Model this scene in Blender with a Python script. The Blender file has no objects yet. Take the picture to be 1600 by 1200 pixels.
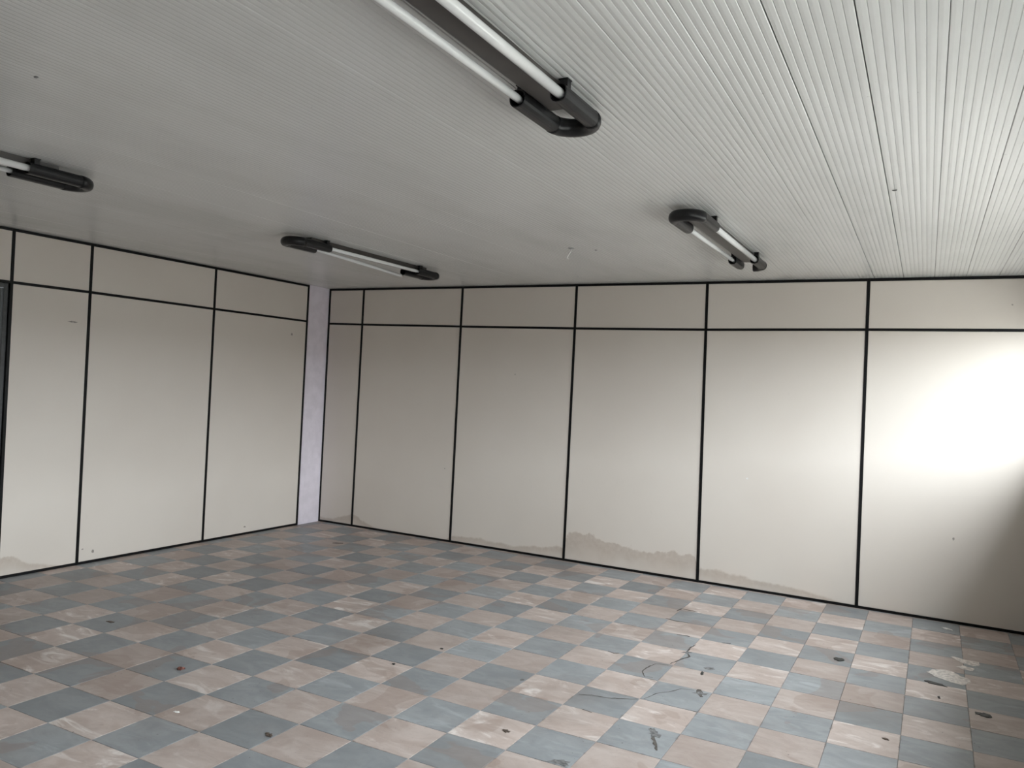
import bpy, bmesh, math, random
from mathutils import Vector, Matrix

random.seed(7)
scene = bpy.context.scene
COL = scene.collection
PI = math.pi

# ---------------------------------------------------------------- camera
R_ = [[0.8782164592864599, 0.47578194504013116, 0.04865584663908792],
      [0.04166391868055301, 0.025238759400262704, -0.9988128567975663],
      [-0.47644513694497614, 0.8792010838242572, 0.0023421536494517515]]
CAM = Vector((5.95112183, -6.70464823, 1.57563526))
FPX = 1249.38
cd = bpy.data.cameras.new('camera')
cd.sensor_width = 36.0
cd.sensor_fit = 'HORIZONTAL'
cd.lens = FPX * 36.0 / 1600.0
cd.clip_start = 0.05
cd.clip_end = 500
cam = bpy.data.objects.new('camera', cd)
COL.objects.link(cam)
m = Matrix.Identity(4)
for i in range(3):
    m[i][0] = R_[0][i]; m[i][1] = -R_[1][i]; m[i][2] = -R_[2][i]; m[i][3] = CAM[i]
cam.matrix_world = m
scene.camera = cam


def project(p):
    d = Vector(p) - CAM
    q = [sum(R_[r][i] * d[i] for i in range(3)) for r in range(3)]
    if q[2] < 0.05:
        return None
    return 800 + FPX * q[0] / q[2], 600 + FPX * q[1] / q[2]


# ---------------------------------------------------------------- world: even overcast sky
W = bpy.data.worlds.new('overcast_sky')
scene.world = W
W.use_nodes = True
bg = W.node_tree.nodes['Background']
bg.inputs['Color'].default_value = (0.90, 0.965, 1.0, 1)
bg.inputs['Strength'].default_value = 9.0

# ---------------------------------------------------------------- exposure
vs = scene.view_settings
vs.view_transform = 'Standard'
vs.look = 'None'
vs.exposure = 0.86
vs.gamma = 1.0
vs.use_curve_mapping = False
scene.cycles.max_bounces = 14
scene.cycles.diffuse_bounces = 10
scene.cycles.glossy_bounces = 4
scene.cycles.transparent_max_bounces = 12
scene.cycles.sample_clamp_indirect = 12.0
scene.cycles.use_denoising = True

# room numbers
XR = 6.62          # right wall
YR = -9.90         # rear wall
ZC = 2.537         # underside of the ceiling boards
WIN_Y0, WIN_Y1 = -9.60, -0.16
WIN_Z0, WIN_Z1 = 1.28, 2.22

# daylight enters by the window in the right-hand wall: a portal only tells the
# renderer where the sky is seen from, it gives off no light of its own
pl = bpy.data.lights.new('window_sky_portal', 'AREA')
pl.shape = 'RECTANGLE'
pl.size = WIN_Z1 - WIN_Z0
pl.size_y = WIN_Y1 - WIN_Y0
pl.cycles.is_portal = True
po = bpy.data.objects.new('window_sky_portal', pl)
po.location = (XR + 0.16, (WIN_Y0 + WIN_Y1) / 2, (WIN_Z0 + WIN_Z1) / 2)
po.rotation_euler = (0, PI / 2, 0)
COL.objects.link(po)


# ---------------------------------------------------------------- helpers
def link(name, me, mat=None, parent=None):
    o = bpy.data.objects.new(name, me)
    COL.objects.link(o)
    if mat is not None and me is not None and len(me.materials) == 0:
        me.materials.append(mat)
    if parent is not None:
        o.parent = parent
    return o


def tag(o, label=None, cat=None, group=None, kind=None):
    if label: o['label'] = label
    if cat: o['category'] = cat
    if group: o['group'] = group
    if kind: o['kind'] = kind
    return o


def finish(bm, name, smooth=False):
    bmesh.ops.recalc_face_normals(bm, faces=bm.faces[:])
    me = bpy.data.meshes.new(name)
    bm.to_mesh(me)
    bm.free()
    if smooth:
        me.polygons.foreach_set('use_smooth', [True] * len(me.polygons))
    return me


def add_box(bm, x0, x1, y0, y1, z0, z1):
    v = [bm.verts.new((x, y, z)) for x in (x0, x1) for y in (y0, y1) for z in (z0, z1)]
    for f in ((0, 1, 3, 2), (4, 6, 7, 5), (0, 4, 5, 1), (2, 3, 7, 6), (0, 2, 6, 4), (1, 5, 7, 3)):
        bm.faces.new([v[i] for i in f])


def box_mesh(name, *a):
    bm = bmesh.new()
    add_box(bm, *a)
    return finish(bm, name)


def prism(bm, pts0, pts1):
    """closed solid between two matching rings of points"""
    a = [bm.verts.new(p) for p in pts0]
    b = [bm.verts.new(p) for p in pts1]
    n = len(a)
    bm.faces.new(a)
    bm.faces.new(b[::-1])
    for i in range(n):
        j = (i + 1) % n
        bm.faces.new((a[i], b[i], b[j], a[j]))


def rings(bm, loops, cap0=True, cap1=True, closed=False):
    vl = [[bm.verts.new(p) for p in lp] for lp in loops]
    n = len(vl[0])
    rng = range(len(vl)) if closed else range(len(vl) - 1)
    for k in rng:
        a, b = vl[k], vl[(k + 1) % len(vl)]
        for i in range(n):
            j = (i + 1) % n
            bm.faces.new((a[i], a[j], b[j], b[i]))
    if not closed:
        if cap0: bm.faces.new(vl[0][::-1])
        if cap1: bm.faces.new(vl[-1])


# ---------------------------------------------------------------- materials
class NT:
    def __init__(s, name):
        s.m = bpy.data.materials.new(name)
        s.m.use_nodes = True
        s.t = s.m.node_tree
        s.b = s.t.nodes['Principled BSDF']

    def n(s, typ, **kw):
        nd = s.t.nodes.new(typ)
        for k, v in kw.items():
            if k.startswith('i_'):
                nd.inputs[int(k[2:])].default_value = v
            else:
                setattr(nd, k, v)
        return nd

    def l(s, a, b):
        s.t.links.new(a, b)

    def math(s, op, a, b=None, c=None, clamp=False):
        nd = s.n('ShaderNodeMath', operation=op, use_clamp=clamp)
        for i, v in enumerate((a, b, c)):
            if v is None: continue
            if isinstance(v, (int, float)): nd.inputs[i].default_value = v
            else: s.l(v, nd.inputs[i])
        return nd.outputs[0]

    def ss(s, v, lo, hi, a=0.0, b=1.0):
        nd = s.n('ShaderNodeMapRange', interpolation_type='SMOOTHSTEP')
        s.l(v, nd.inputs[0])
        for i, q in ((1, lo), (2, hi), (3, a), (4, b)):
            nd.inputs[i].default_value = q
        return nd.outputs[0]

    def mix(s, fac, a, b, mode='MIX'):
        nd = s.n('ShaderNodeMix', data_type='RGBA', blend_type=mode)
        if isinstance(fac, (int, float)): nd.inputs[0].default_value = fac
        else: s.l(fac, nd.inputs[0])
        for i, v in ((6, a), (7, b)):
            if isinstance(v, tuple): nd.inputs[i].default_value = (*v, 1) if len(v) == 3 else v
            else: s.l(v, nd.inputs[i])
        return nd.outputs[2]

    def noise(s, vec, scale, detail=4.0, rough=0.55, dist=0.0):
        nd = s.n('ShaderNodeTexNoise')
        nd.inputs['Scale'].default_value = scale
        nd.inputs['Detail'].default_value = detail
        nd.inputs['Roughness'].default_value = rough
        nd.inputs['Distortion'].default_value = dist
        if vec is not None: s.l(vec, nd.inputs['Vector'])
        return nd.outputs['Fac']

    def pos(s):
        return s.n('ShaderNodeNewGeometry').outputs['Position']

    def sep(s, v):
        nd = s.n('ShaderNodeSeparateXYZ')
        s.l(v, nd.inputs[0])
        return nd.outputs

    def mapping(s, v, scale=(1, 1, 1), rot=(0, 0, 0), loc=(0, 0, 0), typ='POINT'):
        nd = s.n('ShaderNodeMapping', vector_type=typ)
        s.l(v, nd.inputs[0])
        nd.inputs[1].default_value = loc
        nd.inputs[2].default_value = rot
        nd.inputs[3].default_value = scale
        return nd.outputs[0]

    def bump(s, h, strength=0.2, dist=0.001):
        nd = s.n('ShaderNodeBump')
        nd.inputs['Strength'].default_value = strength
        nd.inputs['Distance'].default_value = dist
        s.l(h, nd.inputs['Height'])
        s.l(nd.outputs[0], s.b.inputs['Normal'])

    def set(s, color=None, rough=0.5, spec=0.5, metal=0.0):
        if color is not None:
            if isinstance(color, tuple): s.b.inputs['Base Color'].default_value = (*color, 1)
            else: s.l(color, s.b.inputs['Base Color'])
        if isinstance(rough, (int, float)): s.b.inputs['Roughness'].default_value = rough
        else: s.l(rough, s.b.inputs['Roughness'])
        s.b.inputs['Specular IOR Level'].default_value = spec
        s.b.inputs['Metallic'].default_value = metal
        return s.m


def plain(name, color, rough=0.5, spec=0.5, metal=0.0, var=0.12, scale=40.0):
    """one-colour material with a little procedural unevenness"""
    t = NT(name)
    nz = t.noise(t.pos(), scale, 3)
    c = t.mix(t.ss(nz, 0.3, 0.7), tuple(v * (1 - var) for v in color), tuple(min(1, v * (1 + var)) for v in color))
    return t.set(c, rough, spec, metal)


TH = 0.009245
TO = (3.44530162, -3.94163837)
TS = 0.30


def tile_material(name, base, alt, worn, wornamt):
    t = NT(name)
    p = t.pos()
    # position in the tile grid: x = column, y = row, in tile units
    g = t.mapping(p, scale=(TS, TS, 1), rot=(0, 0, TH), loc=(TO[0], TO[1], 0), typ='TEXTURE')
    gx, gy, _ = t.sep(g)
    fx = t.math('FLOOR', gx); fy = t.math('FLOOR', gy)
    cell = t.n('ShaderNodeCombineXYZ'); t.l(fx, cell.inputs[0]); t.l(fy, cell.inputs[1])
    wn = t.n('ShaderNodeTexWhiteNoise', noise_dimensions='3D'); t.l(cell.outputs[0], wn.inputs['Vector'])
    rnd = wn.outputs['Value']; rcol = wn.outputs['Color']
    # every tile was cast on its own: shift the mottling from tile to tile
    off = t.n('ShaderNodeVectorMath', operation='MULTIPLY_ADD')
    t.l(rcol, off.inputs[0]); off.inputs[1].default_value = (9, 9, 9); t.l(p, off.inputs[2])
    q = off.outputs[0]
    n1 = t.noise(t.mapping(q, scale=(5, 9, 5)), 1.0, 6, 0.6, 0.8)
    n2 = t.noise(p, 1.3, 4, 0.6)
    n3 = t.noise(q, 38.0, 5, 0.7)
    n4 = t.noise(t.mapping(q, scale=(3, 8, 5)), 1.0, 5, 0.62, 1.4)
    c = t.mix(t.ss(n1, 0.32, 0.70), base, alt)
    c = t.mix(t.math('MULTIPLY', t.ss(n4, 0.52, 0.70), t.math('MULTIPLY', rnd, wornamt)), c, worn)
    # tile to tile brightness
    v = t.math('MULTIPLY_ADD', rnd, 0.26, 0.87)
    comb = t.n('ShaderNodeCombineXYZ')
    for i in range(3): t.l(v, comb.inputs[i])
    c = t.mix(1.0, c, comb.outputs[0], 'MULTIPLY')
    # broad grime, fine grain
    c = t.mix(t.math('MULTIPLY', t.ss(n2, 0.48, 0.72), 0.30), c, (0.17, 0.135, 0.115))
    c = t.mix(t.math('MULTIPLY', t.ss(n3, 0.50, 0.75), 0.16), c, (0.20, 0.17, 0.15))
    # brown water marks on some tiles
    n5 = t.noise(p, 2.1, 3, 0.5, 0.6)
    ring = t.math('MULTIPLY', t.ss(n5, 0.575, 0.59), 0.30)
    c = t.mix(ring, c, (0.27, 0.185, 0.145))
    # dirt packed along the edges of each tile
    ex = t.math('ABSOLUTE', t.math('SUBTRACT', t.math('FRACT', gx), 0.5))
    ey = t.math('ABSOLUTE', t.math('SUBTRACT', t.math('FRACT', gy), 0.5))
    e = t.math('MAXIMUM', ex, ey)
    e = t.math('ADD', e, t.math('MULTIPLY', t.math('SUBTRACT', t.noise(p, 9, 5, 0.72), 0.5), 0.16))
    c = t.mix(t.math('MULTIPLY', t.ss(e, 0.488, 0.525), 0.60), c, (0.10, 0.085, 0.075))
    # scattered specks
    n6 = t.noise(p, 60, 2, 0.5)
    n7 = t.noise(p, 4.2, 3, 0.6)
    sp = t.math('MULTIPLY', t.ss(n6, 0.70, 0.74), t.ss(n7, 0.52, 0.62))
    c = t.mix(t.math('MULTIPLY', sp, 0.75), c, (0.06, 0.05, 0.045))
    r = t.math('MULTIPLY_ADD', n1, 0.25, 0.36)
    t.bump(n3, 0.15, 0.001)
    return t.set(c, r, 0.45)


M = {}
M['tile_pale'] = tile_material('cement_tile_pale', (0.43, 0.35, 0.315), (0.53, 0.455, 0.42), (0.76, 0.71, 0.68), 0.9)
M['tile_grey'] = tile_material('cement_tile_blue_grey', (0.250, 0.268, 0.282), (0.325, 0.340, 0.353), (0.42, 0.45, 0.47), 0.7)
M['grout'] = plain('grout_and_dirt', (0.27, 0.245, 0.225), 0.9, 0.2, var=0.35, scale=14)
M['crack'] = plain('crack_dirt', (0.11, 0.10, 0.092), 0.9, 0.2, var=0.3, scale=30)
M['scuff'] = plain('faint_scuff', (0.33, 0.30, 0.275), 0.7, 0.3, var=0.3, scale=60)
M['smear'] = plain('dried_dirt', (0.185, 0.185, 0.185), 0.9, 0.2, var=0.4, scale=50)


def panel_material(name, axis, pts, lo, hi):
    """laminate partition board; tide marks of old floods near the floor: height along the wall given by pts"""
    t = NT(name)
    p = t.pos()
    x, y, z = t.sep(p)
    a = (x, y)[axis]
    n1 = t.noise(p, 0.8, 3, 0.5)
    c = t.mix(t.ss(n1, 0.3, 0.7), (0.690, 0.632, 0.575), (0.730, 0.675, 0.618))
    fc = t.n('ShaderNodeFloatCurve')
    mr = t.n('ShaderNodeMapRange'); t.l(a, mr.inputs[0])
    mr.inputs[1].default_value = lo; mr.inputs[2].default_value = hi
    t.l(mr.outputs[0], fc.inputs['Value'])
    cu = fc.mapping.curves[0]
    xs = [((px - lo) / (hi - lo), min(1.0, max(0.0, pz / 0.4))) for px, pz in pts]
    cu.points[0].location = xs[0]; cu.points[1].location = xs[-1]
    for q in xs[1:-1]: cu.points.new(*q)
    for q in cu.points: q.handle_type = 'VECTOR'
    fc.mapping.update()
    hgt = t.math('MULTIPLY', fc.outputs[0], 0.4)
    ns = t.noise(p, 6.5, 4, 0.6)
    nb = t.noise(p, 26.0, 3, 0.6)
    hgt2 = t.math('MULTIPLY_ADD', t.math('SUBTRACT', ns, 0.5), t.math('MULTIPLY', hgt, 0.85), hgt)
    d = t.math('SUBTRACT', hgt2, z)                       # depth below the tide line
    on = t.ss(fc.outputs[0], 0.015, 0.06)
    inside = t.math('MULTIPLY', t.ss(d, -0.006, 0.018), on)
    fade = t.ss(t.math('DIVIDE', d, t.math('ADD', hgt, 0.01)), 0.25, 0.95, 1.0, 0.30)
    amt = t.math('MULTIPLY', t.math('MULTIPLY', inside, fade), t.math('MULTIPLY_ADD', nb, 0.5, 0.26), clamp=True)
    c = t.mix(amt, c, (0.42, 0.335, 0.275))
    # faint scuffs
    nsf = t.noise(t.mapping(p, scale=(3, 3, 1.4)), 5.0, 6, 0.7, 0.5)
    nm = t.noise(p, 0.9, 2, 0.5)
    c = t.mix(t.math('MULTIPLY', t.math('MULTIPLY', t.ss(nsf, 0.64, 0.74), t.ss(nm, 0.5, 0.65)), 0.14), c, (0.33, 0.30, 0.27))
    return t.set(c, 0.42, 0.4)


STAIN_B = [(-0.1, 0.05), (-0.03, 0.06), (0.2, 0.05), (0.37, 0.10), (0.45, 0.135), (0.53, 0.115), (0.68, 0.057), (0.89, 0.0), (1.6, 0.0),
           (1.72, 0.067), (2.12, 0.085), (2.4, 0.066), (2.67, 0.10), (2.93, 0.12), (2.945, 0.255), (3.09, 0.265), (3.24, 0.275),
           (3.34, 0.235), (3.49, 0.216), (3.7, 0.211), (3.84, 0.225), (4.01, 0.211), (4.16, 0.225), (4.175, 0.145), (4.39, 0.128),
           (4.65, 0.1), (4.91, 0.09), (5.2, 0.05), (5.41, 0.0), (6.7, 0.0)]
STAIN_L = [(-10.0, 0.0), (-3.6, 0.0), (-3.5, 0.16), (-3.29, 0.16), (-3.22, 0.13), (-3.17, 0.083), (-3.02, 0.048), (-2.79, 0.0), (0.1, 0.0)]
M['panel_back'] = panel_material('laminate_board_back', 0, STAIN_B, -0.1, 6.7)
M['panel_left'] = panel_material('laminate_board_left', 1, STAIN_L, -10.0, 0.1)
M['black_metal'] = plain('black_painted_profile', (0.004, 0.004, 0.0045), 0.42, 0.22, var=0.2)
M['steel_grey'] = plain('grey_painted_steel', (0.055, 0.057, 0.060), 0.40, 0.5, var=0.15)
M['door'] = plain('dark_grey_door_paint', (0.105, 0.105, 0.105), 0.45, 0.4, var=0.12, scale=12)
M['plaster_lilac'] = plain('lilac_white_plaster', (0.80, 0.745, 0.82), 0.75, 0.3, var=0.05, scale=9)
M['plaster'] = plain('pale_plaster', (0.30, 0.29, 0.27), 0.8, 0.3, var=0.05, scale=6)
M['black_plastic'] = plain('black_plastic', (0.008, 0.008, 0.009), 0.34, 0.36, var=0.2)
M['channel'] = plain('dark_brown_channel', (0.050, 0.044, 0.040), 0.35, 0.5, var=0.15, scale=10)
M['tube_glass'] = plain('unlit_fluorescent_tube', (0.80, 0.81, 0.81), 0.12, 0.5, var=0.02, scale=20)
M['metal'] = plain('dull_aluminium', (0.55, 0.54, 0.52), 0.35, 0.5, 1.0, var=0.1)
M['wire'] = plain('bright_wire', (0.75, 0.74, 0.72), 0.3, 0.5, 0.6, var=0.05)
M['alu_frame'] = plain('window_frame_paint', (0.35, 0.36, 0.36), 0.45, 0.5, var=0.08)
M['backing'] = plain('wall_core', (0.30, 0.28, 0.26), 0.9, 0.2)
M['ground'] = plain('outdoor_ground', (0.27, 0.26, 0.24), 0.95, 0.1, var=0.3, scale=0.6)
M['added_wall_paint'] = plain('added_wall_render', (0.36, 0.35, 0.33), 0.95, 0.1, var=0.15, scale=1.5)
M['chip_dark'] = plain('dark_paint_flake', (0.030, 0.032, 0.030), 0.5, 0.5, var=0.4, scale=60)
M['chip_brown'] = plain('brown_flake', (0.11, 0.085, 0.07), 0.8, 0.3, var=0.4, scale=60)
M['chip_red'] = plain('reddish_flake', (0.16, 0.06, 0.045), 0.6, 0.4, var=0.5, scale=90)
M['chip_white'] = plain('white_scrap', (0.80, 0.79, 0.77), 0.7, 0.3, var=0.1, scale=60)
M['plaster_dust'] = plain('dried_plaster', (0.74, 0.69, 0.65), 0.9, 0.2, var=0.22, scale=45)


def ceiling_material():
    t = NT('white_ribbed_pvc')
    p = t.pos()
    n1 = t.noise(t.mapping(p, scale=(1.0, 0.35, 1)), 2.2, 5, 0.6)
    c = t.mix(t.ss(n1, 0.35, 0.75), (0.70, 0.705, 0.695), (0.625, 0.63, 0.615))
    n2 = t.noise(p, 55, 2, 0.5)
    n3 = t.noise(p, 2.6, 3, 0.6)
    c = t.mix(t.math('MULTIPLY', t.math('MULTIPLY', t.ss(n2, 0.73, 0.77), t.ss(n3, 0.52, 0.62)), 0.45), c, (0.2, 0.19, 0.18))
    return t.set(c, 0.21, 0.5)


M['ceiling'] = ceiling_material()


def glass_material():
    t = NT('thin_window_glass')
    tr = t.n('ShaderNodeBsdfTransparent')
    tr.inputs[0].default_value = (0.93, 0.95, 0.94, 1)
    gl = t.n('ShaderNodeBsdfGlossy')
    gl.inputs['Roughness'].default_value = 0.02
    fr = t.n('ShaderNodeFresnel')
    mx = t.n('ShaderNodeMixShader')
    t.l(fr.outputs[0], mx.inputs[0]); t.l(tr.outputs[0], mx.inputs[1]); t.l(gl.outputs[0], mx.inputs[2])
    t.l(mx.outputs[0], t.t.nodes['Material Output'].inputs['Surface'])
    return t.m


M['glass'] = glass_material()

# ---------------------------------------------------------------- floor
floor = link('floor', box_mesh('floor', -0.05, XR + 0.05, YR - 0.05, 0.06, -0.12, -0.0035), M['grout'])
tag(floor, 'chequered floor of pale pink and blue-grey square cement tiles', kind='structure')

ct, st_ = math.cos(TH), math.sin(TH)


def grid2w(v, u):
    return TO[0] + ct * v * TS - st_ * u * TS, TO[1] + st_ * v * TS + ct * u * TS


def clip(poly, axis, lim, keep_less):
    out = []
    n = len(poly)
    for i in range(n):
        a, b = poly[i], poly[(i + 1) % n]
        ina = (a[axis] <= lim) == keep_less or a[axis] == lim
        inb = (b[axis] <= lim) == keep_less or b[axis] == lim
        if ina: out.append(a)
        if ina != inb:
            k = (lim - a[axis]) / (b[axis] - a[axis])
            out.append(tuple(a[j] + k * (b[j] - a[j]) for j in range(2)))
    return out


def poly_area(pts):
    return 0.5 * abs(sum(pts[i][0] * pts[(i + 1) % len(pts)][1] - pts[(i + 1) % len(pts)][0] * pts[i][1] for i in range(len(pts))))


GAP = 0.0010
tiles = []
for v in range(-13, 13):
    for u in range(-21, 15):
        c4 = [grid2w(v + dv * (1 - GAP / TS) + (1 - dv) * GAP / TS, u + du * (1 - GAP / TS) + (1 - du) * GAP / TS)
              for dv, du in ((0, 0), (1, 0), (1, 1), (0, 1))]
        pl_ = c4
        for ax, lim, less in ((0, 0.002, False), (0, XR - 0.002, True), (1, YR + 0.002, False), (1, -0.002, True)):
            if len(pl_) >= 3: pl_ = clip(pl_, ax, lim, less)
        if len(pl_) < 3 or poly_area(pl_) < 0.0004: continue
        full = abs(poly_area(pl_) - poly_area(c4)) < 1e-6
        # how much of the photo the tile fills
        n_in = 0; 
        for i in range(5):
            for j in range(5):
                wx, wy = grid2w(v + (i + .5) / 5, u + (j + .5) / 5)
                if not (0 < wx < XR and YR < wy < 0): continue
                q = project((wx, wy, 0))
                if q and 0 <= q[0] <= 1600 and 0 <= q[1] <= 1200: n_in += 1
        show = 0
        pq = [project((x, y, 0)) for x, y in c4]
        if all(pq) and n_in: show = poly_area(pq) * n_in / 25
        tiles.append((show, v, u, pl_, full))
tiles.sort(key=lambda t: -t[0])


def tile_geom(bm, poly, z, mat_i=0):
    cx = sum(p[0] for p in poly) / len(poly); cy = sum(p[1] for p in poly) / len(poly)
    b = 0.0012

    def ins(p):
        dx, dy = cx - p[0], cy - p[1]
        L = math.hypot(dx, dy) or 1
        return p[0] + dx / L * b * 1.4, p[1] + dy / L * b * 1.4
    lo = [bm.verts.new((p[0], p[1], z - 0.006)) for p in poly]
    mid = [bm.verts.new((p[0], p[1], z - 0.0008)) for p in poly]
    top = [bm.verts.new((*ins(p), z)) for p in poly]
    n = len(poly)
    fs = [bm.faces.new(top)]
    for i in range(n):
        j = (i + 1) % n
        fs.append(bm.faces.new((lo[i], lo[j], mid[j], mid[i])))
        fs.append(bm.faces.new((mid[i], mid[j], top[j], top[i])))
    for f in fs: f.material_index = mat_i


shared = {}
for k, key in enumerate(('tile_grey', 'tile_pale')):
    bm = bmesh.new()
    h = TS - 2 * GAP
    tile_geom(bm, [(GAP, GAP), (TS - GAP, GAP), (TS - GAP, TS - GAP), (GAP, TS - GAP)], 0)
    shared[k] = finish(bm, key)
    shared[k].materials.append(M[key])
rest = bmesh.new()
for idx, (show, v, u, poly, full) in enumerate(tiles):
    k = (v + u) % 2
    dz = random.uniform(-0.0007, 0.0005)
    if idx < 300:
        if full:
            o = link('tile', shared[k], None, floor)
            x, y = grid2w(v, u)
            o.location = (x, y, dz)
            o.rotation_euler = (random.uniform(-.0015, .0015), random.uniform(-.0015, .0015), TH)
        else:
            bm = bmesh.new(); tile_geom(bm, poly, dz)
            o = link('tile', finish(bm, 'tile'), M[('tile_grey', 'tile_pale')[k]], floor)
    else:
        tile_geom(rest, poly, dz, k)
me = finish(rest, 'distant_tiles')
me.materials.append(M['tile_grey']); me.materials.append(M['tile_pale'])
tag(link('distant_tiles', me, None, floor), kind='stuff')


# cracks and dried dirt on the tiles
def ribbon(name, pts, w, mat, parent, z=0.0009):
    bm = bmesh.new()
    fine = []
    for i in range(len(pts) - 1):
        a, b = Vector(pts[i]), Vector(pts[i + 1])
        n = max(2, int((b - a).length / 0.02))
        for k in range(n):
            p = a.lerp(b, k / n)
            if k: p = p + Vector((random.uniform(-1, 1), random.uniform(-1, 1))) * 0.004
            fine.append(p)
    fine.append(Vector(pts[-1]))
    L, Rr = [], []
    for i, p in enumerate(fine):
        d = (fine[min(i + 1, len(fine) - 1)] - fine[max(i - 1, 0)]).normalized()
        nrm = Vector((-d.y, d.x))
        ww = w * (0.35 + 0.65 * math.sin(PI * (i + .6) / (len(fine) + .2))) * random.uniform(0.6, 1.3) / 2
        L.append(p + nrm * ww); Rr.append(p - nrm * ww)
    vl = [bm.verts.new((p.x, p.y, z)) for p in L]
    vr = [bm.verts.new((p.x, p.y, z)) for p in Rr]
    for i in range(len(fine) - 1):
        bm.faces.new((vl[i], vr[i], vr[i + 1], vl[i + 1]))
    return link(name, finish(bm, name), mat, parent)


CRACKS = [
    ([(4.653, -2.73), (4.684, -2.616), (4.733, -2.554), (4.777, -2.468), (4.841, -2.449)], 0.006),
    ([(4.624, -2.144), (4.538, -2.174), (4.514, -2.273), (4.516, -2.35), (4.553, -2.415), (4.594, -2.4)], 0.008),
    ([(4.347, -2.871), (4.413, -2.836), (4.512, -2.818), (4.632, -2.745)], 0.006),
    ([(4.635, -1.674), (4.623, -1.74), (4.625, -1.85), (4.666, -1.927), (4.638, -1.999), (4.608, -2.123)], 0.012),
    ([(4.305, -0.99), (4.315, -0.904), (4.436, -0.912)], 0.014),
    ([(4.295, -1.223), (4.392, -1.242), (4.456, -1.23)], 0.012),
    ([(4.473, -1.548), (4.521, -1.528), (4.555, -1.535)], 0.014),
    ([(4.223, -2.133), (4.271, -2.15), (4.293, -2.127)], 0.012),
    ([(4.445, -3.034), (4.50, -3.045)], 0.008),
    ([(4.80, -3.05), (4.84, -3.13), (4.87, -3.20), (4.90, -3.26)], 0.018),
    ([(4.86, -2.42), (4.88, -2.48), (4.90, -2.52)], 0.03),
]
for pts, w in CRACKS:
    ribbon('crack', pts, w, M['crack'], floor)


def blob_mesh(name, cx, cy, rx, ry, rot, thick, seed, n=16, jag=0.35, z=0.0008, pts=None):
    """irregular thin flake with a slightly domed top"""
    r = random.Random(seed)
    if pts is None:
        pts = []
        for i in range(n):
            a = 2 * PI * i / n
            k = 1 + r.uniform(-jag, jag)
            x, y = rx * k * math.cos(a), ry * k * math.sin(a)
            pts.append((x * math.cos(rot) - y * math.sin(rot), x * math.sin(rot) + y * math.cos(rot)))
    else:
        pts = [(p[0] - cx, p[1] - cy) for p in pts]
        fine = []
        for i in range(len(pts)):
            a, b = pts[i], pts[(i + 1) % len(pts)]
            for k in range(3):
                t = k / 3
                fine.append((a[0] + (b[0] - a[0]) * t + r.uniform(-1, 1) * .005, a[1] + (b[1] - a[1]) * t + r.uniform(-1, 1) * .005))
        pts = fine
    bm = bmesh.new()
    lo = [(x, y, 0) for x, y in pts]
    md = [(x * .97, y * .97, thick * r.uniform(.5, .8)) for x, y in pts]
    tp = [(x * .6, y * .6, thick * r.uniform(.75, 1.2)) for x, y in pts]
    vl = [[bm.verts.new(p) for p in lp] for lp in (lo, md, tp)]
    m_ = len(pts)
    for a, b in ((0, 1), (1, 2)):
        for i in range(m_):
            j = (i + 1) % m_
            bm.faces.new((vl[a][i], vl[a][j], vl[b][j], vl[b][i]))
    c = bm.verts.new((0, 0, thick))
    for i in range(m_): bm.faces.new((vl[2][i], vl[2][(i + 1) % m_], c))
    bm.faces.new(vl[0][::-1])
    return finish(bm, name)


for i, (x, y, rx, ry, rot) in enumerate([(4.882, -2.474, .035, .02, .4), (4.826, -2.06, .032, .02, .2), (4.835, -3.10, .03, .05, .3),
                                         (4.02, -2.861, .018, .012, .1), (4.789, -1.519, .03, .012, .2), (4.586, -3.60, .05, .03, .3),
                                         (4.63, -1.86, .028, .018, .9)]):
    o = link('dirt_patch', blob_mesh('dirt_patch', x, y, rx, ry, rot, 0.0006, 40 + i, jag=.5), M['smear'], floor)
    o.location = (x, y, 0.0006)


# ---------------------------------------------------------------- walls of framed partition boards
def back_pt(a, d, z): return (a, d, z)
def left_pt(a, d, z): return (-d, a, z)
def right_pt(a, d, z): return (XR + d, a, z)
def rear_pt(a, d, z): return (a, YR - d, z)


def slab(name, pt, q, d0, d1, mat, parent, bevel=0.0):
    """q: four (along, height) corners; d: distance behind the wall face"""
    bm = bmesh.new()
    if bevel:
        cx = sum(p[0] for p in q) / 4; cz = sum(p[1] for p in q) / 4
        qi = [(p[0] + math.copysign(bevel, cx - p[0]), p[1] + math.copysign(bevel, cz - p[1])) for p in q]
        rings(bm, [[pt(a, d1, z) for a, z in q], [pt(a, d0 + bevel, z) for a, z in q], [pt(a, d0, z) for a, z in qi]])
    else:
        prism(bm, [pt(a, d0, z) for a, z in q], [pt(a, d1, z) for a, z in q])
    return link(name, finish(bm, name), mat, parent)


PW, RW = 0.022, 0.020


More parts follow.
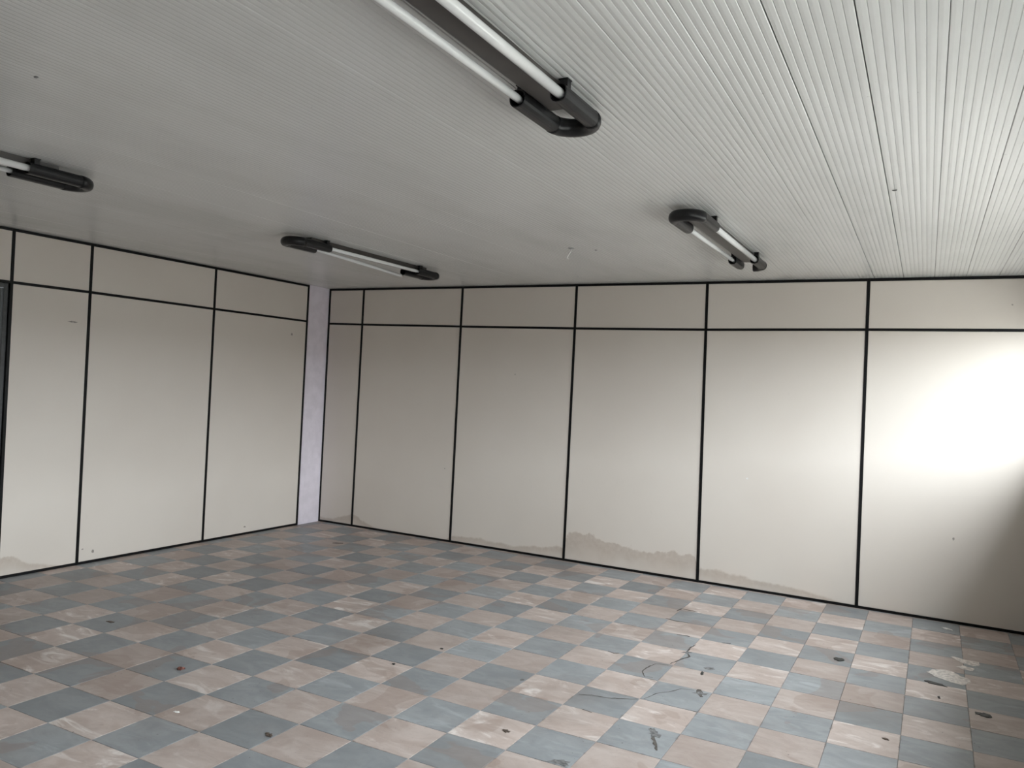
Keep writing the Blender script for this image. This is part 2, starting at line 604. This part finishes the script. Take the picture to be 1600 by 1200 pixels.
def partition(wall, pt, posts, mids, mat, ztop=2.535, skip_low=(), skip_end=False):
    """posts: list of (top position, bottom position) along the wall"""
    def at(i, z):
        t, b = posts[i]
        return b + (t - b) * z / ztop
    n = len(posts)
    for i in range(n):
        w = PW / 2
        slab('post', pt, [(at(i, 0) - w, 0), (at(i, 0) + w, 0), (at(i, ztop) + w, ztop), (at(i, ztop) - w, ztop)], -0.005, 0.036, M['black_metal'], wall, 0.001)
    for i in range(n - 1):
        w = PW / 2 + 0.0004
        s = 1 if posts[i + 1][0] > posts[i][0] else -1
        zm0, zm1 = mids[i], mids[i + 1]
        h = RW / 2

        def seg(name, za0, za1, zb0, zb1, d0, m_, bev=0.0):
            q = [(at(i, za0) + s * w, za0), (at(i + 1, za1) - s * w, za1), (at(i + 1, zb1) - s * w, zb1), (at(i, zb0) + s * w, zb0)]
            return slab(name, pt, q, d0, 0.035, m_, wall, bev)
        seg('rail', ztop - RW, ztop - RW, ztop, ztop, -0.004, M['black_metal'], 0.001)
        seg('rail', zm0 - h, zm1 - h, zm0 + h, zm1 + h, -0.004, M['black_metal'], 0.001)
        seg('panel', zm0 + h, zm1 + h, ztop - RW, ztop - RW, 0.0, mat, 0.0015)
        if i not in skip_low:
            seg('rail', 0.0, 0.0, RW, RW, -0.004, M['black_metal'], 0.001)
            seg('panel', RW, RW, zm0 - h, zm1 - h, 0.0, mat, 0.0015)


wall_back = link('wall_back', box_mesh('wall_back', -0.25, XR + 0.25, 0.037, 0.16, -0.1, 2.75), M['backing'])
tag(wall_back, 'long wall of beige laminate boards in thin black profiles', kind='structure')
partition(wall_back, back_pt,
          [(0.012, 0.006), (0.476, 0.463), (1.712, 1.706), (2.944, 2.942), (4.147, 4.183), (5.397, 5.419), (6.607, 6.607)],
          [2.156, 2.150, 2.138, 2.130, 2.129, 2.141, 2.146], M['panel_back'])

wall_left = link('wall_left', None)
tag(wall_left, 'side wall of beige laminate boards in thin black profiles', kind='structure')
bm = bmesh.new()
add_box(bm, -0.16, -0.037, -3.40, -0.316, -0.1, 2.75)
add_box(bm, -0.16, -0.037, -4.26, -3.40, 2.14, 2.75)
add_box(bm, -0.16, -0.037, YR - 0.1, -4.26, -0.1, 2.75)
link('core', finish(bm, 'core'), M['backing'], wall_left)
partition(wall_left, left_pt,
          [(-0.327, -0.336), (-1.547, -1.552), (-2.764, -2.765), (-3.368, -3.368), (-4.27, -4.27), (-5.49, -5.49), (-6.71, -6.71), (-7.93, -7.93), (-9.15, -9.15), (-9.885, -9.885)],
          [2.151, 2.150, 2.151] + [2.147] * 7, M['panel_left'], skip_low=(3,))

# plastered corner column between the two partitions
bm = bmesh.new()
add_box(bm, -0.16, 0.0, -0.313, 0.036, -0.1, 2.75)
bmesh.ops.bevel(bm, geom=[e for e in bm.edges if abs(e.verts[0].co.z - e.verts[1].co.z) > 1], offset=0.004, segments=2, affect='EDGES')
tag(link('wall_corner', finish(bm, 'wall_corner'), M['plaster_lilac']), 'narrow lilac-white plastered column in the corner', kind='structure')

# door in the left wall: only the edge of the leaf shows at the border of the photo
door = link('door_1', None)
tag(door, 'dark grey door with steel jamb at the left border of the photo', kind='structure')
slab('jamb', left_pt, [(-3.380, 0.0), (-3.412, 0.0), (-3.412, 2.137), (-3.380, 2.137)], 0.012, 0.10, M['steel_grey'], door, 0.002)
slab('jamb', left_pt, [(-4.258, 0.0), (-4.226, 0.0), (-4.226, 2.137), (-4.258, 2.137)], 0.012, 0.10, M['steel_grey'], door, 0.002)
slab('jamb', left_pt, [(-3.412, 2.105), (-4.226, 2.105), (-4.226, 2.137), (-3.412, 2.137)], 0.012, 0.10, M['steel_grey'], door, 0.002)
leaf = slab('leaf', left_pt, [(-3.416, 0.008), (-4.222, 0.008), (-4.222, 2.101), (-3.416, 2.101)], 0.030, 0.068, M['door'], door, 0.003)
bm = bmesh.new()
lp = []
for k in range(9):
    a = k / 8
    d = -0.02 - 0.0 if 1 < k < 7 else (0.028 if k in (0, 8) else -0.012)
    lp.append([(-(d + 0.008 * math.cos(q)), -4.10 + 0.10 * a + 0.0, 1.02 + 0.008 * math.sin(q)) for q in [2 * PI * j / 8 for j in range(8)]])
rings(bm, lp)
link('handle', finish(bm, 'handle', True), M['metal'], leaf)

# right wall with the window that lights the room, rear wall (both out of view)
wall_right = link('wall_right', None)
tag(wall_right, 'pale plastered wall that holds the long window', kind='structure')
bm = bmesh.new()
add_box(bm, XR, XR + 0.15, YR - 0.1, 0.0365, -0.1, WIN_Z0)
add_box(bm, XR, XR + 0.15, YR - 0.1, 0.0365, WIN_Z1, 2.75)
add_box(bm, XR, XR + 0.15, WIN_Y1, 0.0365, WIN_Z0, WIN_Z1)
add_box(bm, XR, XR + 0.15, YR - 0.1, WIN_Y0, WIN_Z0, WIN_Z1)
link('masonry', finish(bm, 'masonry'), M['plaster'], wall_right)
win = link('window_1', None)
tag(win, 'long aluminium window in the right-hand wall', kind='structure')
fr = 0.035
NB = 8
for a0, a1, z0, z1 in ([(WIN_Y0, WIN_Y1, WIN_Z0, WIN_Z0 + fr), (WIN_Y0, WIN_Y1, WIN_Z1 - fr, WIN_Z1)]):
    link('window_frame', box_mesh('window_frame', XR + 0.05, XR + 0.09, a0, a1, z0, z1), M['alu_frame'], win)
bay = (WIN_Y1 - WIN_Y0) / NB
for k in range(NB + 1):
    yy = WIN_Y0 + bay * k
    y0, y1 = (yy, yy + fr) if k == 0 else (yy - fr, yy) if k == NB else (yy - fr / 2, yy + fr / 2)
    link('window_frame', box_mesh('window_frame', XR + 0.05, XR + 0.09, y0, y1, WIN_Z0 + fr, WIN_Z1 - fr), M['alu_frame'], win)
for k in range(2):                   # other bays left without panes so more daylight comes in
    link('pane', box_mesh('pane', XR + 0.069, XR + 0.0715, WIN_Y0 + bay * k + fr * .6, WIN_Y0 + bay * (k + 1) - fr * .6, WIN_Z0 + fr, WIN_Z1 - fr), M['glass'], win)
wall_rear = link('wall_rear', box_mesh('wall_rear', -0.25, XR + 0.25, YR - 0.16, YR - 0.037, -0.1, 2.75), M['backing'])
tag(wall_rear, 'wall of beige laminate boards behind the viewer', kind='structure')
partition(wall_rear, rear_pt, [(x, x) for x in (0.012, 1.10, 2.30, 3.50, 4.70, 5.90, 6.607)], [2.147] * 7, M['panel_back'])
ground = link('ground', box_mesh('ground', XR + 0.15, XR + 120, -90, 90, -0.5, -0.3), M['ground'])
tag(ground, 'bare ground outside the window', kind='structure')

added_wall = link('added_wall_outside', box_mesh('added_wall_outside', XR + 11, XR + 11.3, -45, 30, -0.3, 2.6), M['added_wall_paint'])  # unseen wall added to cut off low sky and shape the daylight indoors
tag(added_wall, 'added wall outside the window, out of view, that blocks the low sky', kind='structure')

# ---------------------------------------------------------------- ceiling of ribbed boards
ceiling = link('ceiling', box_mesh('ceiling', -0.25, XR + 0.25, YR - 0.2, 0.2, ZC + 0.03, ZC + 0.22), M['backing'])
tag(ceiling, 'white ceiling of narrow ribbed plastic boards', kind='structure')
BP = 0.2055                      # board pitch
NR = 8                           # ribs on each board
CA = math.radians(1.0)           # boards run a degree off the wall


def board_mesh(gap):
    """cross-section swept along y: eight shallow ribs with grooves between"""
    w = BP - gap
    rp = w / NR
    prof = [(-w / 2, 0.022), (-w / 2, 0.0022)]
    for k in range(NR):
        x0 = -w / 2 + k * rp
        g = 0.0018
        if k: prof.append((x0 + 0.0002, 0.0026))
        prof += [(x0 + g, 0.0004), (x0 + rp * 0.45, -0.0004), (x0 + rp - g, 0.0006)]
    prof += [(w / 2, 0.0026), (w / 2, 0.022)]
    bm = bmesh.new()
    prism(bm, [(x, -5.2, z) for x, z in prof], [(x, 5.2, z) for x, z in prof])
    return finish(bm, 'board')


bnorm, bwide = board_mesh(0.0016), board_mesh(0.0050)
bnorm.materials.append(M['ceiling']); bwide.materials.append(M['ceiling'])
XS0 = 5.706                      # a joint between two boards, at mid-room
k0 = -29
for k in range(k0, 7):
    o = link('board', bwide if k in (-1,) else bnorm, None, ceiling)
    o.location = (XS0 + 0.0183 + BP * (k + 0.5), -4.90, ZC + random.uniform(0, 0.0012))
    o.rotation_euler = (0, 0, CA)


# small things on the ceiling
def tube_path(bm, pts, r, n=8, cap=True):
    lp = []
    for i, p in enumerate(pts):
        p = Vector(p)
        d = (Vector(pts[min(i + 1, len(pts) - 1)]) - Vector(pts[max(i - 1, 0)])).normalized()
        a = d.orthogonal().normalized()
        if lp: a = (prev - d * prev.dot(d)).normalized()
        prev = a
        b = d.cross(a)
        lp.append([p + r * (a * math.cos(2 * PI * j / n) + b * math.sin(2 * PI * j / n)) for j in range(n)])
    rings(bm, lp, cap, cap)


hook = link('ceiling_hook', None)
hook.location = (3.66, -1.72, ZC)
tag(hook, 'small bright wire hook hanging from the ceiling in front of the long wall', 'hook')
bm = bmesh.new()
tube_path(bm, [(0, 0, 0.004), (0, 0, -0.012), (-0.006, -0.004, -0.030), (-0.016, -0.01, -0.050), (-0.022, -0.012, -0.066), (-0.020, -0.012, -0.074), (-0.012, -0.008, -0.074)], 0.0035)
link('wire', finish(bm, 'wire', True), M['wire'], hook)
bm = bmesh.new()
lp = []
for r, z in ((0.020, 0.001), (0.020, -0.003), (0.012, -0.006), (0.006, -0.006)):
    lp.append([(r * math.cos(2 * PI * j / 14), r * math.sin(2 * PI * j / 14), z) for j in range(14)])
rings(bm, lp)
link('plate', finish(bm, 'plate'), M['alu_frame'], hook)
for i, (x, y) in enumerate([(5.7135, -2.754), (3.22, -5.126), (3.80, -1.62)]):  # small dark specks on the ceiling boards
    o = link('dark_speck', blob_mesh('dark_speck', 0, 0, .010, .007, .4, 0.003, 70 + i, n=10, jag=.2), M['smear'], ceiling)
    o.location = (x, y, ZC - 0.0005)
    o.rotation_euler = (PI, 0, 0)

# ---------------------------------------------------------------- fluorescent fixtures
TX = 0.0715        # half distance between the two tubes
TZ = -0.050        # tube axis below the ceiling
SR = 0.0285        # sleeve half width
MO = 0.535         # where the sleeve mouths are, from the middle
SE = 0.795         # where the straight sleeves end


def section(r, n=20, e=2.6):
    out = []
    for j in range(n):
        a = 2 * PI * j / n
        c, s = math.cos(a), math.sin(a)
        k = (abs(c) ** e + abs(s) ** e) ** (-1 / e)
        out.append((r * k * c, r * k * s))
    return out


def sleeve_mesh(y0, y1, open1=False):
    """hollow sleeve from the mouth y0 to y1"""
    s = 1 if y1 > y0 else -1
    so, si = section(SR), section(SR - 0.004)
    bm = bmesh.new()
    lp = [[(x, y0 + s * 0.12, z) for x, z in si], [(x, y0 + s * 0.001, z) for x, z in si],
          [(x * .97, y0, z * .97) for x, z in so], [(x, y0 + s * 0.003, z) for x, z in so], [(x, y1, z) for x, z in so]]
    if open1:
        lp += [[(x * .9, y1, z * .9) for x, z in so], [(x * .9, y1 - s * .08, z * .9) for x, z in so]]
    rings(bm, lp)
    return finish(bm, 'sleeve')


def bend_mesh(y, s, a0=0.0, a1=PI, hollow=False):
    """half-ring joining the two sleeves; angle 0 at +x, PI at -x"""
    sec = section(SR + 0.0025, 20, 2.2)
    bm = bmesh.new()
    N = 14
    lp = []
    for k in range(N + 1):
        a = a0 + (a1 - a0) * k / N
        lp.append([((TX + x) * math.cos(a), y + s * (TX + x) * math.sin(a), z) for x, z in sec])
    if hollow:
        a = a1
        lp.append([((TX + x * .85) * math.cos(a), y + s * (TX + x * .85) * math.sin(a), z * .85) for x, z in sec])
        a = a1 - 0.5
        lp.append([((TX + x * .85) * math.cos(a), y + s * (TX + x * .85) * math.sin(a), z * .85) for x, z in sec])
    rings(bm, lp)
    return finish(bm, 'end_bend', True)


def tube_mesh(r, y0, y1):
    bm = bmesh.new()
    n = 20
    lp = []
    for y, k in ((y0, 0.7), (y0 + 0.004, 1), (y1 - 0.004, 1), (y1, 0.7)):
        lp.append([(r * k * math.cos(2 * PI * j / n), y, r * k * math.sin(2 * PI * j / n)) for j in range(n)])
    rings(bm, lp)
    return finish(bm, 'tube', True)


def channel_mesh():
    bm = bmesh.new()
    prof = [(-0.042, 0.0), (-0.042, -0.030), (-0.038, -0.038), (-0.030, -0.042), (0.034, -0.042), (0.044, -0.038), (0.050, -0.030), (0.052, 0.0)]
    prism(bm, [(x, -0.70, z) for x, z in prof], [(x, 0.70, z) for x, z in prof])
    return finish(bm, 'ballast_channel')


def bracket_mesh():
    """strap clip that holds a sleeve to the ceiling"""
    bm = bmesh.new()
    add_box(bm, -0.014, 0.018, -0.016, 0.016, -0.003, 0.0)
    add_box(bm, 0.012, 0.016, -0.013, 0.013, TZ + SR * 0.5, -0.003)
    add_box(bm, -0.010, -0.007, -0.013, 0.013, TZ + SR * 0.7, -0.003)
    add_box(bm, -0.007, 0.012, -0.013, -0.010, TZ + SR * 0.8, -0.003)
    return finish(bm, 'bracket')


sl_far, sl_near = sleeve_mesh(MO, SE), sleeve_mesh(-MO, -SE)
sl_far_short = sleeve_mesh(MO, SE - 0.02, True)
bd_far, bd_near = bend_mesh(SE, 1), bend_mesh(-SE, -1)
bd_half = bend_mesh(SE, 1, 0.0, PI * 0.50, True)
tb_thin, tb_thick = tube_mesh(0.013, -0.598, 0.598), tube_mesh(0.0163, -0.598, 0.598)
ch, br = channel_mesh(), bracket_mesh()
for me_, m_ in ((sl_far, 'black_plastic'), (sl_near, 'black_plastic'), (sl_far_short, 'black_plastic'), (bd_far, 'black_plastic'), (bd_near, 'black_plastic'),
                (bd_half, 'black_plastic'), (tb_thin, 'tube_glass'), (tb_thick, 'tube_glass'), (ch, 'channel'), (br, 'black_plastic')):
    me_.materials.append(M[m_])
cap_bm = bmesh.new()
rings(cap_bm, [[(r * math.cos(2 * PI * j / 16), y, r * math.sin(2 * PI * j / 16)) for j in range(16)] for y, r in ((0.575, 0.0134), (0.600, 0.0134), (0.603, 0.009))])
for sx in (-1, 1):
    tube_path(cap_bm, [(sx * 0.006, 0.602, 0), (sx * 0.006, 0.612, 0)], 0.0014, 6)
cap_me = finish(cap_bm, 'end_cap', True)
cap_me.materials.append(M['metal'])


def fixture(x, y, label, broken_far=False, drooping=False, thick_right=True, rz=0.0):
    root = link('fluorescent_fixture', None)
    root.location = (x, y, ZC)
    root.rotation_euler = (0, 0, rz)
    tag(root, label, 'ceiling light', 'twin-tube fluorescent fixtures on the ceiling')
    link('ballast_channel', ch, None, root)
    for sx in (-1, 1):
        t = link('tube', tb_thick if (sx > 0 and thick_right) else tb_thin, None, root)
        t.location = (sx * TX, 0, TZ)
        if drooping and sx < 0:
            t.location = (sx * TX, -0.075, TZ - 0.014)
            t.rotation_euler = (math.radians(-2.3), 0, 0)
            t['label'] = 'tube slipped out of its far sleeve and hanging lower'
            link('end_cap', cap_me, None, t)
        far = sl_far_short if (broken_far and sx < 0) else sl_far
        for me2 in (far, sl_near):
            s_ = link('sleeve', me2, None, root)
            s_.location = (sx * TX, 0, TZ)
        for yy in (-MO - 0.035, MO + 0.035):
            b_ = link('bracket', br, None, root)
            b_.location = (sx * (TX + 0.004), yy, 0)
    b1 = link('end_bend', bd_half if broken_far else bd_far, None, root)
    b1.location = (0, 0, TZ)
    if broken_far: b1['label'] = 'broken half of the black end bend'
    b2 = link('end_bend', bd_near, None, root)
    b2.location = (0, 0, TZ)
    return root


fixture(4.795, -5.028, 'nearest twin-tube light with black U-shaped end, cut off by the top edge', rz=0.004)
fixture(1.992, -1.813, 'twin-tube ceiling light near the lilac corner column with one tube hanging loose', drooping=True, thick_right=False)
fixture(4.741, -1.864, 'twin-tube ceiling light with broken far end bend, nearest the bright window side', broken_far=True, rz=0.008)
fixture(2.053, -5.050, 'dark twin-tube ceiling light cut off by the left edge of the photo')


# ---------------------------------------------------------------- marks on the boards
def mark(parent, pt, a, z, ra, rz_, mat, seed, name='scuff', rot=0.0):
    me_ = blob_mesh(name, 0, 0, ra, rz_, rot, 0.0008, seed, n=10, jag=.4)
    for v_ in me_.vertices:
        p = v_.co.copy()
        v_.co = pt(a + p.x, -p.z - 0.0001, z + p.y)
    link(name, me_, mat, parent)


for i, (a, z, ra, rz_) in enumerate([(2.347, 1.686, .006, .006), (6.346, 2.329, .006, .007), (6.048, .615, .006, .012), (1.604, .721, .005, .005)]):
    mark(wall_back, back_pt, a, z, ra, rz_, M['scuff'], 200 + i)
mark(wall_back, back_pt, 4.55, 0.909, .010, .008, M['chip_white'], 210, 'paint_fleck')
for i, (a, z, ra, rz_) in enumerate([(-0.541, 1.999, .012, .014), (-2.888, 1.905, .045, .006), (-1.052, .076, .012, .010), (-2.633, .089, .010, .014), (-2.72, .118, .010, .006)]):
    mark(wall_left, left_pt, a, z, ra, rz_, M['scuff'], 220 + i)

# ---------------------------------------------------------------- litter on the floor
G = 'litter on the tiled floor'


def litter(name, label, cat, x, y, rx, ry, rot, thick, mat, seed, jag=.35, pts=None):
    o = link(name, blob_mesh(name, x, y, rx, ry, rot, thick, seed, jag=jag, pts=pts), M[mat])
    o.location = (x, y, 0.0004)
    tag(o, label, cat, G)


litter('plaster_smear', 'large white smear of dried plaster by the dark right-hand corner', 'plaster', 6.03, -1.33, 0, 0, 0, .0016, 'plaster_dust', 1,
       pts=[(5.923, -1.321), (5.949, -1.249), (6.016, -1.199), (6.064, -1.218), (6.096, -1.271), (6.151, -1.307), (6.149, -1.357), (6.109, -1.446), (6.046, -1.432), (5.99, -1.399)])
litter('plaster_smear', 'long thin white plaster streak behind the large plaster smear', 'plaster', 6.13, -.94, 0, 0, 0, .0014, 'plaster_dust', 2,
       pts=[(6.045, -0.898), (6.066, -0.882), (6.143, -0.912), (6.206, -0.909), (6.21, -0.976), (6.168, -1.02), (6.1, -0.987)])
litter('plaster_smear', 'short white plaster streak between the two larger smears', 'plaster', 6.13, -1.09, 0, 0, 0, .0014, 'plaster_dust', 3,
       pts=[(6.075, -1.103), (6.116, -1.045), (6.173, -1.071), (6.165, -1.13), (6.115, -1.127)])
litter('paint_flake', 'long dark flake in front of the large white plaster smear', 'flake', 5.972, -1.516, .052, .027, -.15, .004, 'chip_dark', 4)
litter('paint_flake', 'black flake nearest the right border of the photo', 'flake', 6.193, -1.89, .034, .026, -.5, .006, 'chip_dark', 5)
litter('paint_flake', 'dark rounded flake on a blue-grey tile left of the plaster smears', 'flake', 5.447, -1.406, .028, .032, .3, .005, 'chip_dark', 6, .25)
litter('paint_flake', 'brown flake on a pale tile at the bottom middle', 'flake', 4.254, -3.469, .024, .013, -.2, .004, 'chip_brown', 7)
litter('dead_insect', 'tiny reddish-brown insect on a blue-grey tile at left', 'insect', 2.476, -3.797, .017, .015, .5, .012, 'chip_red', 8, .5)
litter('paper_scrap', 'tiny white scrap on a pale tile at the lower left', 'scrap', 2.905, -4.165, .018, .007, .2, .003, 'chip_white', 9)
litter('paper_scrap', 'white scrap just in front of the black bottom rail near the right corner', 'scrap', 6.032, -.195, .04, .012, -.5, .006, 'chip_white', 10)
litter('dirt_crumb', 'dark crumb on a grey tile in front of the left wall', 'crumb', 1.486, -3.511, .028, .012, .1, .004, 'chip_brown', 11)
litter('dirt_crumb', 'black crumb on a pale tile in the middle of the floor', 'crumb', 3.396, -2.702, .009, .009, 0, .005, 'chip_dark', 12)
litter('dirt_crumb', 'small black crumb on a pale tile, lower centre-left', 'crumb', 3.324, -3.076, .009, .008, 0, .005, 'chip_dark', 13)
litter('dirt_crumb', 'narrow dark crumb in front of the long dark flake', 'crumb', 5.989, -1.749, .006, .018, .1, .004, 'chip_dark', 14)
litter('dirt_crumb', 'brown crumb at the edge of a grey tile, lower left', 'crumb', 3.419, -4.102, .022, .012, -.4, .005, 'chip_brown', 15)
litter('dirt_crumb', 'brown crumb on a pale tile at the lower right', 'crumb', 5.77, -2.518, .015, .010, 0, .004, 'chip_brown', 16)
litter('dirt_crumb', 'dark crumb on the floor in front of the lilac corner column', 'crumb', 0.93, -0.775, .05, .012, .6, .004, 'chip_brown', 17)
litter('dirt_crumb', 'dark forked crumb beside the cracked tiles', 'crumb', 4.806, -2.163, .008, .028, .1, .004, 'chip_dark', 18, .5)
